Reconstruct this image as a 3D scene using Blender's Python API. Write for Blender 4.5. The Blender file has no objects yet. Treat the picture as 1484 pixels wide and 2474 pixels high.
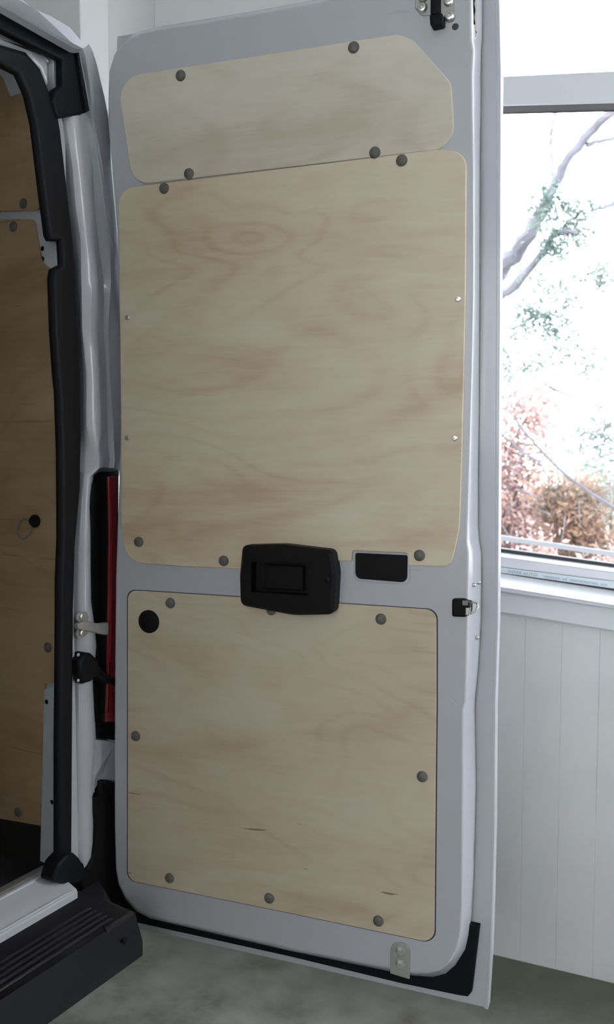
import bpy, bmesh, math, random
from mathutils import Matrix, Vector

scene = bpy.context.scene
COL = scene.collection
random.seed(7)

# ------------------------------------------------------------------ camera
cam_d = bpy.data.cameras.new('camera')
cam = bpy.data.objects.new('camera', cam_d)
COL.objects.link(cam)
cam.location = (0, 0, 1.47)
cam.rotation_euler = (math.pi / 2 - math.atan(162 / 2250), 0, 0)
cam_d.sensor_fit = 'VERTICAL'
cam_d.sensor_height = 36.0
cam_d.lens = 2250 / 2474 * 36.0
cam_d.clip_start = 0.02
cam_d.clip_end = 300
cam_d.dof.use_dof = True
cam_d.dof.focus_distance = 1.8
cam_d.dof.aperture_fstop = 5.0
scene.camera = cam

# ------------------------------------------------------------------ sky (bright overcast daylight)
world = bpy.data.worlds.new('overcast_sky')
scene.world = world
world.use_nodes = True
wn = world.node_tree.nodes['Background']
wn.inputs['Color'].default_value = (0.93, 0.96, 1.0, 1)
wn.inputs['Strength'].default_value = 10.5

# ------------------------------------------------------------------ exposure
vs = scene.view_settings
vs.view_transform = 'Standard'
vs.look = 'None'
vs.gamma = 1.0
vs.use_curve_mapping = False
vs.exposure = 0.0
scene.cycles.max_bounces = 7
scene.cycles.diffuse_bounces = 5
scene.cycles.glossy_bounces = 3
scene.cycles.transparent_max_bounces = 8
scene.cycles.sample_clamp_indirect = 6.0

# ------------------------------------------------------------------ measured outlines, metres in the frame of each plane
D = {
    'face': [[0.0011,2.1287],[0.0022,2.1947],[0.0048,2.2314],[0.0162,2.2627],[0.0408,2.2837],[0.0776,2.2961],[0.1174,2.299],[0.3166,2.2969],[0.4606,2.2978],[0.6432,2.3011],[0.7259,2.303],[0.7437,2.2915],[0.7469,2.2698],[0.7482,2.2272],[0.7494,2.188],[0.7533,2.1682],[0.7516,2.1271],[0.753,2.0769],[0.7558,1.9758],[0.7587,1.7494],[0.7576,1.6013],[0.7563,1.5264],[0.7547,1.4133],[0.7528,1.3219],[0.7524,1.2912],[0.7557,1.2722],[0.7556,1.2222],[0.7557,1.1449],[0.7546,1.0514],[0.7538,0.9926],[0.7493,0.9756],[0.7511,0.8301],[0.7522,0.67],[0.7524,0.5891],[0.7498,0.5438],[0.7438,0.5141],[0.7314,0.4854],[0.7124,0.4642],[0.6874,0.4525],[0.6588,0.4466],[0.6006,0.4457],[0.3996,0.4461],[0.2697,0.4495],[0.1134,0.4539],[0.0729,0.4557],[0.0423,0.465],[0.0148,0.4862],[-0.0025,0.514],[-0.0082,0.5457],[-0.0097,0.6384],[-0.0066,0.8228],[-0.0024,1.0047],[0.0027,1.1841],[0.01,1.317],[0.0155,1.4047],[0.0217,1.5349],[0.0221,1.621],[0.02,1.7916],[0.0182,1.9183],[0.0117,2.0027],[0.0059,2.07]],
    'base': [[-0.0327,2.1546],[-0.0315,2.2232],[-0.0288,2.2614],[-0.0171,2.2939],[-0.0034,2.3233],[0.0348,2.3362],[0.0763,2.3392],[0.2838,2.3368],[0.4338,2.3376],[0.624,2.3408],[0.7101,2.3426],[0.7538,2.3213],[0.7549,2.2992],[0.7555,2.2551],[0.756,2.2146],[0.754,2.1949],[0.7538,2.1521],[0.7545,2.1],[0.7544,1.9954],[0.7567,1.7603],[0.758,1.6063],[0.759,1.5286],[0.759,1.4111],[0.7603,1.3164],[0.7631,1.2848],[0.7673,1.2651],[0.768,1.2133],[0.7682,1.1333],[0.764,1.0362],[0.7584,0.9747],[0.7586,0.9576],[0.763,0.8071],[0.7611,0.6407],[0.7581,0.5529],[0.753,0.5055],[0.7469,0.4746],[0.7275,0.4384],[0.7078,0.4164],[0.6818,0.4041],[0.6428,0.3987],[0.5821,0.3976],[0.373,0.3978],[0.2377,0.4012],[0.0749,0.4056],[0.0329,0.4074],[0.001,0.4171],[-0.0277,0.4392],[-0.0456,0.4681],[-0.0417,0.5095],[-0.0433,0.6058],[-0.0401,0.7975],[-0.0359,0.9865],[-0.0306,1.1729],[-0.0231,1.311],[-0.0174,1.4021],[-0.0111,1.5375],[-0.0106,1.6269],[-0.0129,1.8043],[-0.0149,1.9359],[-0.0216,2.0236],[-0.0276,2.0935]],
    'skin': [[-0.0225,2.3374],[0.2833,2.3358],[0.6243,2.3437],[0.7828,2.3442],[0.786,2.2817],[0.7909,2.1489],[0.7926,1.9854],[0.7952,1.7589],[0.7986,1.3722],[0.8005,1.1345],[0.7981,0.9732],[0.8001,0.7278],[0.799,0.5779],[0.7973,0.4768],[0.7916,0.3594],[0.37,0.369],[-0.0361,0.3757],[-0.062,0.3945],[-0.0503,0.5059],[-0.0369,0.9853],[-0.0172,1.5377],[-0.0203,1.9812],[-0.0282,2.2417]],
    'lip': [[0.7833,2.3427],[0.7865,2.2803],[0.7914,2.1477],[0.7931,1.9845],[0.7957,1.7584],[0.7991,1.3724],[0.801,1.1351],[0.7986,0.9741],[0.8006,0.7291],[0.7995,0.5794],[0.7977,0.4785],[0.7921,0.3613],[0.7839,0.3629],[0.7921,0.4773],[0.7939,0.5784],[0.7942,0.7281],[0.7923,0.9734],[0.7947,1.1347],[0.7921,1.3723],[0.788,1.7588],[0.7847,1.9853],[0.7824,2.149],[0.7782,2.2817],[0.7751,2.3405]],
    'seal_b': [[-0.0467,0.4858],[-0.0353,0.4538],[0.0126,0.4284],[0.3732,0.4159],[0.6425,0.4202],[0.7339,0.5025],[0.7459,0.5319],[0.7744,0.5312],[0.7679,0.4676],[0.7607,0.3932],[0.7527,0.3812],[0.7354,0.3801],[0.617,0.3801],[0.3732,0.3885],[-0.0093,0.3944],[-0.0416,0.4021],[-0.0542,0.431]],
    'ply_top': [[0.0253,2.2171,0.045],[0.6159,2.215,0.03],[0.643,2.2016,0.02],[0.7142,2.116,0.03],[0.7212,2.0251,0.035],[0.6943,2.0019,0.03],[0.0587,1.9994,0.045]],
    'ply_mid': [[0.0245,1.9952,0.035],[0.6928,2.0021,0.05],[0.7432,1.9916,0.055],[0.7447,1.7495,0],[0.7435,1.6013,0],[0.7412,1.4133,0],[0.7392,1.3219,0.06],[0.7313,1.2794,0.03],[0.7239,1.2452,0.02],[0.6422,1.2439,0.003],[0.642,1.2674,0.006],[0.5318,1.2677,0.006],[0.5311,1.2468,0.002],[0.4992,1.2462,0],[0.4027,1.2215,0],[0.2952,1.2206,0],[0.1833,1.2205,0],[0.0317,1.2224,0.045],[0.0209,1.3001,0.03],[0.0238,1.5347,0],[0.0246,1.7059,0],[0.0255,1.8748,0]],
    'ply_low': [[0.0328,1.1633,0.02],[0.2949,1.1634,0],[0.6968,1.1622,0.02],[0.6986,0.9846,0],[0.6986,0.825,0],[0.699,0.6227,0],[0.6993,0.5154,0.025],[0.4017,0.5214,0],[0.0226,0.527,0.02],[0.0274,0.8283,0]],
    'caps_top': [[0.1721,2.2007],[0.5316,2.2031],[0.5733,2.009],[0.1885,2.0089]],
    'caps_mid': [[0.1322,1.9859],[0.6246,1.9895],[0.0634,1.2674],[0.2595,1.2358],[0.6643,1.2636]],
    'caps_low': [[0.1353,1.142],[0.5895,1.138],[0.0481,0.8496],[0.6729,0.8402],[0.1263,0.5499],[0.3563,0.5456],[0.588,0.5401],[0.3627,1.1414]],
    'screws': [[0.0428,1.7322],[0.7313,1.734],[0.0389,1.4847],[0.7282,1.4829]],
    'bigcap': [[0.0838,1.0994]],
    'handle': [[0.3132,1.2722,0.012],[0.4,1.2771,0.15],[0.5008,1.2696,0.013],[0.5076,1.2244,0.05],[0.5036,1.1463,0.014],[0.4216,1.1394,0.15],[0.3081,1.1522,0.014],[0.3066,1.2105,0.05]],
    'hrec': [[0.3332,1.2417,0.005],[0.4539,1.243,0.005],[0.4539,1.1803,0.005],[0.3329,1.1801,0.005]],
    'hhole': [[0.4914,1.2129]],
    'pocket': [[0.5386,1.2635,0.004],[0.6412,1.263,0.004],[0.6408,1.2112,0.012],[0.5388,1.2139,0.012]],
    'latch': [[0.7272,1.1859],[0.7601,1.1878],[0.7606,1.1532],[0.7275,1.1526]],
    'rivets': [[0.7598,1.209,0.024],[0.7644,1.2103,0.05],[0.7632,1.1052,0.047]],
    'brk': [[0.6122,0.5023,0.02],[0.6527,0.5067,0.02],[0.6509,0.4346,0.001],[0.6126,0.4385,0.001]],
    'brkb': [[0.6325,0.4882],[0.6327,0.4616]],
    'tplate': [[0.6462,2.2993,0.004],[0.6751,2.2981,0.004],[0.6756,2.24,0.002],[0.6582,2.2413,0.012],[0.6466,2.256,0.01]],
    'tplate2': [[0.6909,2.2954,0.004],[0.7177,2.2945,0.004],[0.7185,2.227,0.012],[0.6931,2.2258,0.012]],
    'tarm': [[0.6766,2.3053],[0.6938,2.3024],[0.6945,2.2342],[0.6773,2.2368]],
    'tblk': [[0.6773,2.2327,0.003],[0.7012,2.2318,0.003],[0.7021,2.2132,0.005],[0.679,2.2125,0.005]],
    'tbolts': [[0.6603,2.2541],[0.7101,2.232],[0.7083,2.2578],[0.6616,2.2725]],
    'thole': [[0.7197,2.2141]],
    'slot': [[0.7444,2.2932],[0.7511,2.2921],[0.7522,2.2005],[0.7463,2.1999]],
    'beads': [[[0.5138,2.256],[0.5498,2.2556],[0.5893,2.2568],[0.6143,2.2566],[0.6321,2.2538],[0.6475,2.2442],[0.6606,2.2306]],[[0.7177,1.0104],[0.7242,0.9937],[0.7352,0.9837],[0.7485,0.9771]],[[0.62,1.2407],[0.6402,1.2369],[0.6601,1.237],[0.6799,1.241]]],
    'pillar': [[[-0.0759,2.2623,0.05],[-0.0792,2.257,0.03],[-0.0701,2.2586,0.022],[-0.0374,2.2743,0.042],[-0.0382,2.2716,0.03],[0.0034,2.2925,0.06]],[[-0.0763,2.2485,0.05],[-0.0761,2.2445,0.03],[-0.067,2.2461,0.022],[-0.033,2.262,0.042],[-0.0314,2.2601,0.03],[0.0166,2.283,0.06]],[[-0.0822,2.1942,0.05],[-0.0751,2.1928,0.03],[-0.0601,2.1961,0.022],[-0.0211,2.2126,0.042],[-0.0206,2.2105,0.03],[0.0417,2.2364,0.06]],[[-0.0932,2.1224,0.05],[-0.0906,2.1197,0.03],[-0.063,2.1265,0.022],[-0.0228,2.1417,0.042],[-0.0125,2.1427,0.03],[0.0697,2.1721,0.06]],[[-0.0726,2.0346,0.05],[-0.0734,2.0315,0.03],[-0.0511,2.0359,0.022],[-0.0019,2.0513,0.042],[0.0151,2.0538,0.03],[0.0741,2.0731,0.06]],[[-0.0642,1.9543,0.05],[-0.0661,1.9514,0.03],[-0.0387,1.9562,0.022],[0.0023,1.9676,0.042],[0.0271,1.9715,0.03],[0.0827,1.9872,0.06]],[[-0.0529,1.89,0.05],[-0.0535,1.8878,0.03],[-0.0367,1.89,0.022],[0.0108,1.901,0.042],[0.0345,1.9042,0.03],[0.0892,1.9176,0.06]],[[-0.0455,1.8073,0.05],[-0.0532,1.8045,0.03],[-0.0129,1.8098,0.022],[0.0266,1.8174,0.042],[0.0352,1.8176,0.03],[0.0926,1.8288,0.06]],[[-0.042,1.7061,0.05],[-0.0532,1.7037,0.03],[-0.0215,1.7066,0.022],[0.0216,1.7123,0.042],[0.0238,1.7118,0.03],[0.0957,1.7211,0.06]],[[-0.0392,1.6209,0.05],[-0.0432,1.6199,0.03],[-0.016,1.6214,0.022],[0.0286,1.6251,0.042],[0.027,1.6245,0.03],[0.0965,1.6303,0.06]],[[-0.042,1.5089,0.05],[-0.0459,1.5087,0.03],[-0.0111,1.5092,0.022],[0.0312,1.5101,0.042],[0.0362,1.5101,0.03],[0.0939,1.5114,0.06]],[[-0.0443,1.4613,0.05],[-0.0311,1.4613,0.03],[-0.0222,1.4613,0.022],[0.0327,1.4611,0.042],[0.0377,1.4611,0.03],[0.0929,1.4608,0.06]],[[-0.0477,1.4224,0.05],[-0.0283,1.4222,0.03],[-0.0181,1.4221,0.022],[0.0318,1.4208,0.042],[0.0369,1.4209,0.03],[0.092,1.4193,0.06]],[[-0.0494,1.4051,0.05],[-0.048,1.4053,0.035],[-0.0349,1.405,0.03],[0.0102,1.4031,0.07],[0.0678,1.4013,0.075],[0.1142,1.3999,0.08]],[[-0.0659,1.2758,0.05],[-0.0609,1.2761,0.035],[-0.0417,1.2747,0.03],[0.0032,1.2688,0.07],[0.0647,1.2632,0.075],[0.1112,1.2589,0.08]],[[-0.0716,1.1456,0.05],[-0.0665,1.1461,0.035],[-0.0435,1.1432,0.03],[0.0025,1.1331,0.07],[0.0616,1.1241,0.075],[0.1082,1.117,0.08]],[[-0.0776,1.05,0.05],[-0.0688,1.05,0.035],[-0.0284,1.043,0.03],[0.0182,1.0298,0.07],[0.0593,1.0215,0.075],[0.1059,1.0122,0.08]],[[-0.0793,0.9799,0.05],[-0.0766,0.9812,0.035],[-0.0426,0.9744,0.03],[0.0036,0.9591,0.07],[0.0576,0.9466,0.075],[0.1043,0.9357,0.08]],[[-0.0836,0.8568,0.05],[-0.0796,0.8581,0.035],[-0.0355,0.8468,0.03],[0.0109,0.8276,0.07],[0.0547,0.8147,0.075],[0.1015,0.801,0.08]],[[-0.0863,0.7505,0.05],[-0.0762,0.7501,0.035],[-0.0481,0.7419,0.03],[-0.0008,0.7191,0.07],[0.0522,0.701,0.075],[0.099,0.6849,0.08]],[[-0.0885,0.6615,0.05],[-0.0784,0.661,0.035],[-0.0477,0.6508,0.03],[-0.0017,0.6256,0.07],[0.05,0.6057,0.075],[0.0969,0.5876,0.08]],[[-0.0925,0.5999,0.05],[-0.0799,0.5983,0.035],[-0.0542,0.5894,0.03],[-0.0097,0.5628,0.07],[0.0485,0.5388,0.075],[0.0955,0.5192,0.08]],[[-0.0713,0.566,0.05],[-0.0793,0.5727,0.035],[-0.0759,0.5725,0.03],[-0.032,0.5454,0.07],[0.0479,0.5119,0.075],[0.0949,0.4918,0.08]]],
    'edgeL': [[-0.0503,2.2592,0.03],[-0.0372,2.2173,0.03],[-0.0262,2.1758,0.03],[-0.006,2.1071,0.03],[0.012,2.0276,0.03],[0.0252,1.9454,0.03],[0.0336,1.9195,0.03],[0.0511,1.8951,0.03]],
    'edgeR': [[0.1027,2.3257,0.14],[0.1296,2.2937,0.14],[0.1527,2.2422,0.14],[0.1607,2.1712,0.14],[0.167,2.0805,0.14],[0.1748,1.9891,0.14],[0.1768,1.952,0.14],[0.1791,1.9298,0.14]],
    'lamp': [[-0.0236,1.365],[-0.0169,1.3849],[-0.0001,1.402],[0.0193,1.4095],[0.0668,1.4128],[0.0556,1.0813],[0.0471,0.8122],[-0.0158,0.8371],[-0.0163,0.8711],[-0.0264,0.8737],[-0.0305,0.9156],[-0.0271,0.951],[-0.0119,1.002],[-0.0043,1.0549],[-0.0009,1.0888],[-0.0208,1.1118],[-0.0303,1.1356],[-0.0262,1.1483],[-0.0245,1.2725]],
    'lens': [[0.0062,1.4023],[0.0362,1.405],[0.0241,1.089],[0.018,0.8662],[-0.012,0.8741],[-0.0039,1.0036],[0.0072,1.2711]],
    'wbrk': [[-0.0263,0.8372],[0.0428,0.8123],[0.0409,0.7226],[-0.027,0.7497],[-0.029,0.7192],[-0.0379,0.7221]],
    'corner': [[-0.0224,0.7461],[0.0431,0.7196],[0.0393,0.4176],[0.0174,0.414],[-0.0831,0.5236],[-0.096,0.5923],[-0.079,0.5873],[-0.0646,0.5706],[-0.0438,0.5964],[-0.0347,0.6574],[-0.0492,0.6899],[-0.0459,0.7189],[-0.0257,0.714]],
    'seal_o': [[-0.2536,2.2025],[-0.1938,2.2111],[-0.1578,2.1929],[-0.1321,2.1507],[-0.1111,2.1097],[-0.1061,2.0872],[-0.0918,1.9864],[-0.0771,1.8834],[-0.0667,1.7358],[-0.0625,1.6186],[-0.0632,1.4913],[-0.0695,1.3803],[-0.0868,1.2615],[-0.095,1.1248],[-0.1032,0.8917],[-0.113,0.5991]],
    'seal_i': [[-0.1555,0.5925],[-0.1484,0.8607],[-0.1417,1.0303],[-0.1361,1.1988],[-0.1294,1.2823],[-0.1262,1.4492],[-0.1286,1.5732],[-0.1331,1.6139],[-0.1388,1.6948],[-0.1404,1.7995],[-0.1355,1.8163],[-0.1129,1.8281],[-0.1151,1.8739],[-0.1418,1.8697],[-0.1481,1.8781],[-0.1592,1.947],[-0.1682,2.0075],[-0.1788,2.0822],[-0.194,2.1312],[-0.2154,2.1621],[-0.2548,2.1638]],
    'gask': [[-0.2609,2.2546],[-0.0862,2.2469],[-0.0631,2.2526],[-0.0363,2.1479],[-0.0579,2.1333],[-0.0985,2.1172],[-0.1233,2.1076],[-0.1379,2.1353],[-0.1297,2.1598],[-0.1105,2.1746],[-0.1093,2.2231],[-0.2619,2.2237]],
    'boot': [[-0.1814,0.5916],[-0.1646,0.622],[-0.1389,0.6319],[-0.1178,0.6255],[-0.1037,0.6093],[-0.0897,0.5859],[-0.0853,0.5661],[-0.1063,0.5559],[-0.1383,0.5631]],
    'gask2': [[-0.0753,2.2473],[-0.0684,2.2506],[-0.0416,2.1454],[-0.0513,2.1385]],
    'header': [[-0.2347,2.2417],[-0.0764,2.2429],[-0.0755,2.1916],[-0.0789,2.1468],[-0.091,2.119],[-0.1123,2.159],[-0.1383,2.2034],[-0.1748,2.2219],[-0.2355,2.2131]],
    'hbead': [[-0.134,2.2335],[-0.1125,2.2236],[-0.0962,2.2093],[-0.0843,2.1932]],
    'lipA': [[-0.279,2.2424],[-0.1069,2.2348],[-0.0864,2.2412]],
    'lipB': [[-0.2741,2.2576],[-0.1944,2.2582],[-0.0624,2.2578]],
    'roofC': [[-0.2495,2.3379],[-0.2003,2.3364],[-0.189,2.3073],[-0.1702,2.2767]],
    'shell': [[0.1161,2.2777],[0.1092,2.3202],[0.1018,2.3372],[0.0843,2.3575],[0.0494,2.3726],[-0.0027,2.3752],[-0.0527,2.3709],[-0.0991,2.3788],[-0.1416,2.3856]],
    'int_top': [[0.1775,2.2917,0],[0.0903,2.2614,0],[0.064,2.1846,0],[0.0631,2.0967,0],[0.0655,1.9685,0],[0.0779,1.9392,0.015],[0.1891,1.9505,0]],
    'int_low': [[0.1896,1.9346,0],[0.0922,1.923,0.012],[0.0821,1.8728,0],[0.0738,1.8376,0.01],[0.0447,1.8161,0.01],[0.0186,1.7773,0],[0.0291,1.2815,0],[0.0391,0.9833,0],[0.0888,0.9733,0.01],[0.0973,0.8415,0],[0.1096,0.6648,0],[0.233,0.6546,0]],
    'int_caps': [[0.1194,1.9573],[0.1492,1.9147],[0.0761,1.0519],[0.1748,0.6816]],
    'int_screw': [[0.047,1.6071]],
    'int_eye': [[0.1034,1.3132],[0.1254,1.2968]],
    'int_holes': [[0.0774,0.9382],[0.0676,0.7269]],
    'int_plate': [[0.0851,0.9636],[0.0459,0.9775],[0.0562,0.5844],[0.1077,0.5904],[0.0921,0.8438]],
    'jamb_holes': [[0.0578,1.8643],[0.0322,1.8438]],
    'sillp': [[0.1,0.583],[0.09,0.5856],[0.075,0.5878],[0.065,0.5862],[0.06,0.5841],[0.02,0.5747],[-0.01,0.5646],[-0.015,0.5598]],
    'bump': [[-0.005,0.5513],[-0.03,0.5423],[-0.045,0.5351],[-0.125,0.5334],[-0.135,0.532],[-0.145,0.47]],
    'bump_end': [[-0.1008,0.4918],[-0.1546,0.5352],[-0.1393,0.5709],[-0.1441,0.5018]],
    'sill_end': [[-0.1395,0.5623],[-0.117,0.5914]],
    'rib_ends': [[-0.05,[-0.142,0.5256]],[-0.066,[-0.1436,0.5271]],[-0.082,[-0.1453,0.5286]],[-0.098,[-0.1484,0.5299]],[-0.114,[-0.1492,0.5303]]],
    'bhole': [[-0.1597,0.5041]],
    'grom': [[-0.0734,1.0389],[-0.0552,1.0336],[-0.0369,1.0166],[-0.0297,0.9991],[-0.0249,0.9873],[0.0265,0.9598],[0.0261,0.9397],[-0.0191,0.9608],[-0.0403,0.9799],[-0.0566,0.9728],[-0.0799,0.9727],[-0.0894,0.9809],[-0.0936,1.0037],[-0.0955,1.0258]],
    'gbolts': [[-0.0952,1.0379],[-0.0965,0.9844]],
    'check': [[-0.0924,1.1006],[-0.0719,1.1042],[-0.0288,1.0917],[0.0161,1.0879],[0.0264,1.077],[0.026,1.0561],[-0.0167,1.0655],[-0.0541,1.0784],[-0.0891,1.0897]],
    'cplate': [[-0.0813,1.112],[-0.0738,1.1213],[-0.0556,1.1202],[-0.0497,1.1087],[-0.053,1.0739],[-0.0654,1.0691],[-0.0797,1.0786]],
    'cbolts': [[-0.0756,1.114],[-0.0765,1.0793]],
    'W': {"transom_t":[2.538,-0.1192],"transom_b":[2.4566,-0.1243],"gap_t":[2.4572,-0.1194],"rail_gl":[1.1379,-0.087],"glass_b":[1.1338,-0.0901],"lit_b":[1.1302,-0.0838],"grey_b":[1.0994,-0.0681],"strip_b":[1.0814,-0.0801],"dark_b":[1.0738,-0.0789],"sill_b":[1.0788,-0.0956],"edge_b":[1.0648,-0.086],"ledge_b":[1.0038,-0.0876]},
    'pil': [-1.3123,0.148],
    'seam': -1.1283,
    'text': [[-0.0187,1.0932],[0.0679,1.0846],[0.0862,1.0832],[0.1333,1.0787],[0.1429,1.0756],[0.1548,1.0764],[0.1631,1.0744],[0.2428,1.0674],[0.2509,1.0667],[0.2693,1.0655],[-0.0427,1.0943]],
    'limbs': [[[1.0093,6.6,2.2655,0.0763],[1.1625,6.5,2.4789,0.0693],[1.2962,6.4,2.6428,0.0654],[1.4113,6.3,2.7734,0.056],[1.5205,6.2,2.965,0.0441],[1.6115,6.2,3.1499,0.0331],[1.649,6.1,3.2652,0.0298],[1.7234,6.0,3.3626,0.0293],[1.7944,5.9,3.4431,0.0288],[1.8596,5.8,3.5023,0.0258],[2.0097,5.7,3.6632,0.0203]],[[1.0787,6.5,2.3381,0.0491],[1.2101,6.3,2.4069,0.042],[1.3657,6.2,2.5126,0.0331],[1.4632,6.0,2.647,0.024],[1.5517,5.9,2.7918,0.0184],[1.6392,5.8,2.7694,0.0129]],[[1.6248,6.2,3.1605,0.0276],[1.6267,6.3,3.3107,0.0112],[1.6306,6.4,3.4753,0.0128],[1.6399,6.4,3.5698,0.0142],[1.6938,6.5,3.7394,0.0173],[1.7353,6.6,4.0094,0.0147]],[[1.7626,6.0,3.35,0.0187],[1.8095,5.9,3.3386,0.0118],[1.8637,5.8,3.3289,0.0116],[1.9689,5.7,3.3329,0.0089]],[[2.0458,5.9,3.0937,0.0236],[1.9479,6.0,2.9936,0.0187],[1.8806,6.0,2.968,0.012],[1.7975,6.0,2.9475,0.0067]],[[1.7503,6.0,3.3195,0.0053],[1.818,6.0,3.1976,0.004],[1.9119,6.0,3.083,0.004]],[[1.2786,5.6,1.9132,0.0037],[1.3783,5.6,1.8568,0.005],[1.4782,5.6,1.8028,0.0087],[1.6277,5.6,1.7439,0.0062],[1.7524,5.6,1.6996,0.0062],[1.9271,5.6,1.6429,0.0075]],[[1.1457,5.6,1.7168,0.005],[1.2335,5.6,1.6429,0.005],[1.2969,5.6,1.5566,0.0075],[1.4108,5.6,1.4279,0.0075],[1.5627,5.6,1.2839,0.0087],[1.7018,5.6,1.1842,0.01],[1.8824,5.5,1.0666,0.0122]],[[1.1866,5.7,1.533,0.0063],[1.3095,5.7,1.4322,0.0063],[1.4117,5.7,1.3691,0.0076],[1.4898,5.7,1.2552,0.0038]],[[1.4658,5.6,1.8028,0.0025],[1.5412,5.6,1.7414,0.0025],[1.6099,5.6,1.6479,0.0025]],[[1.2969,5.6,1.5566,0.0025],[1.3155,5.6,1.4824,0.0037],[1.2629,5.6,1.3584,0.0037],[1.2197,5.6,1.259,0.0025]]],
    'tufts': [[1.4332,5.9,2.943],[1.4836,5.9,2.9933],[1.5345,5.9,3.0184],[1.4652,5.9,2.8801],[1.5507,5.9,2.8423],[1.6196,5.9,2.8675],[1.6546,5.9,2.7918],[1.6943,5.9,2.7413],[1.5529,5.9,2.7286],[1.515,5.9,2.6907],[1.5286,5.9,2.6527],[1.7192,5.9,2.7792],[1.6258,5.9,2.943],[1.7414,5.9,2.943],[1.8279,5.9,2.5258],[1.8593,5.9,2.508],[1.8018,5.9,2.5385],[1.3806,5.9,2.258],[1.4449,5.9,2.2836],[1.4977,5.9,2.2324],[1.5632,5.9,2.194],[1.3666,5.9,2.3219],[1.5602,5.9,2.3475],[1.6249,5.9,2.3475],[1.3171,5.9,2.1812],[1.5253,5.9,2.1427],[1.2802,5.9,2.0528],[1.4244,5.9,1.9756],[1.5274,5.9,2.0271],[1.6952,5.9,2.0785],[1.2565,5.9,1.9111],[1.7635,5.9,1.924],[1.8132,5.9,2.0271],[1.5968,5.9,2.4622],[1.4413,5.9,2.4876]],
    'tufts2': [[1.7606,5.7,1.6084],[1.8386,5.7,1.5078],[1.7387,5.7,1.4574],[1.8669,5.7,1.3817],[1.7875,5.7,1.533],[1.8722,5.7,1.5832],[1.9156,5.7,1.4574],[1.6871,5.7,1.5078]],
    'rail': [[0.8756,4.2,1.0623],[1.3929,4.2,0.9869],[0.8759,4.2,1.0416],[1.3935,4.2,0.9624]],
    'shrub_pts': [[1.3256,6.0,1.4036],[1.3579,6.0,1.0568],[1.731,6.0,1.1103],[1.9174,6.0,1.1371],[1.5747,6.0,0.8957],[1.2928,6.0,1.8003]],
}

# ------------------------------------------------------------------ materials
def nodes(name):
    m = bpy.data.materials.new(name)
    m.use_nodes = True
    return m, m.node_tree, m.node_tree.nodes['Principled BSDF']

def plain(name, col, rough=0.5, metal=0.0, coat=0.0, bump=0.0, bscale=200.0, spec=0.5, var=0.0):
    m, nt, b = nodes(name)
    b.inputs['Base Color'].default_value = (*col, 1)
    b.inputs['Roughness'].default_value = rough
    b.inputs['Metallic'].default_value = metal
    b.inputs['Coat Weight'].default_value = coat
    b.inputs['Coat Roughness'].default_value = 0.08
    b.inputs['Specular IOR Level'].default_value = spec
    tc = nt.nodes.new('ShaderNodeTexCoord')
    if bump > 0:
        n = nt.nodes.new('ShaderNodeTexNoise')
        n.inputs['Scale'].default_value = bscale
        n.inputs['Detail'].default_value = 3
        nt.links.new(tc.outputs['Object'], n.inputs['Vector'])
        bp = nt.nodes.new('ShaderNodeBump')
        bp.inputs['Strength'].default_value = bump
        bp.inputs['Distance'].default_value = 0.002
        nt.links.new(n.outputs['Fac'], bp.inputs['Height'])
        nt.links.new(bp.outputs['Normal'], b.inputs['Normal'])
    if var > 0:
        n2 = nt.nodes.new('ShaderNodeTexNoise')
        n2.inputs['Scale'].default_value = 6.0
        n2.inputs['Detail'].default_value = 6
        nt.links.new(tc.outputs['Object'], n2.inputs['Vector'])
        rp = nt.nodes.new('ShaderNodeValToRGB')
        rp.color_ramp.elements[0].position = 0.3
        rp.color_ramp.elements[1].position = 0.7
        rp.color_ramp.elements[0].color = (*[c * (1 - var) for c in col], 1)
        rp.color_ramp.elements[1].color = (*[min(1, c * (1 + var)) for c in col], 1)
        nt.links.new(n2.outputs['Fac'], rp.inputs['Fac'])
        nt.links.new(rp.outputs['Color'], b.inputs['Base Color'])
    return m

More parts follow.
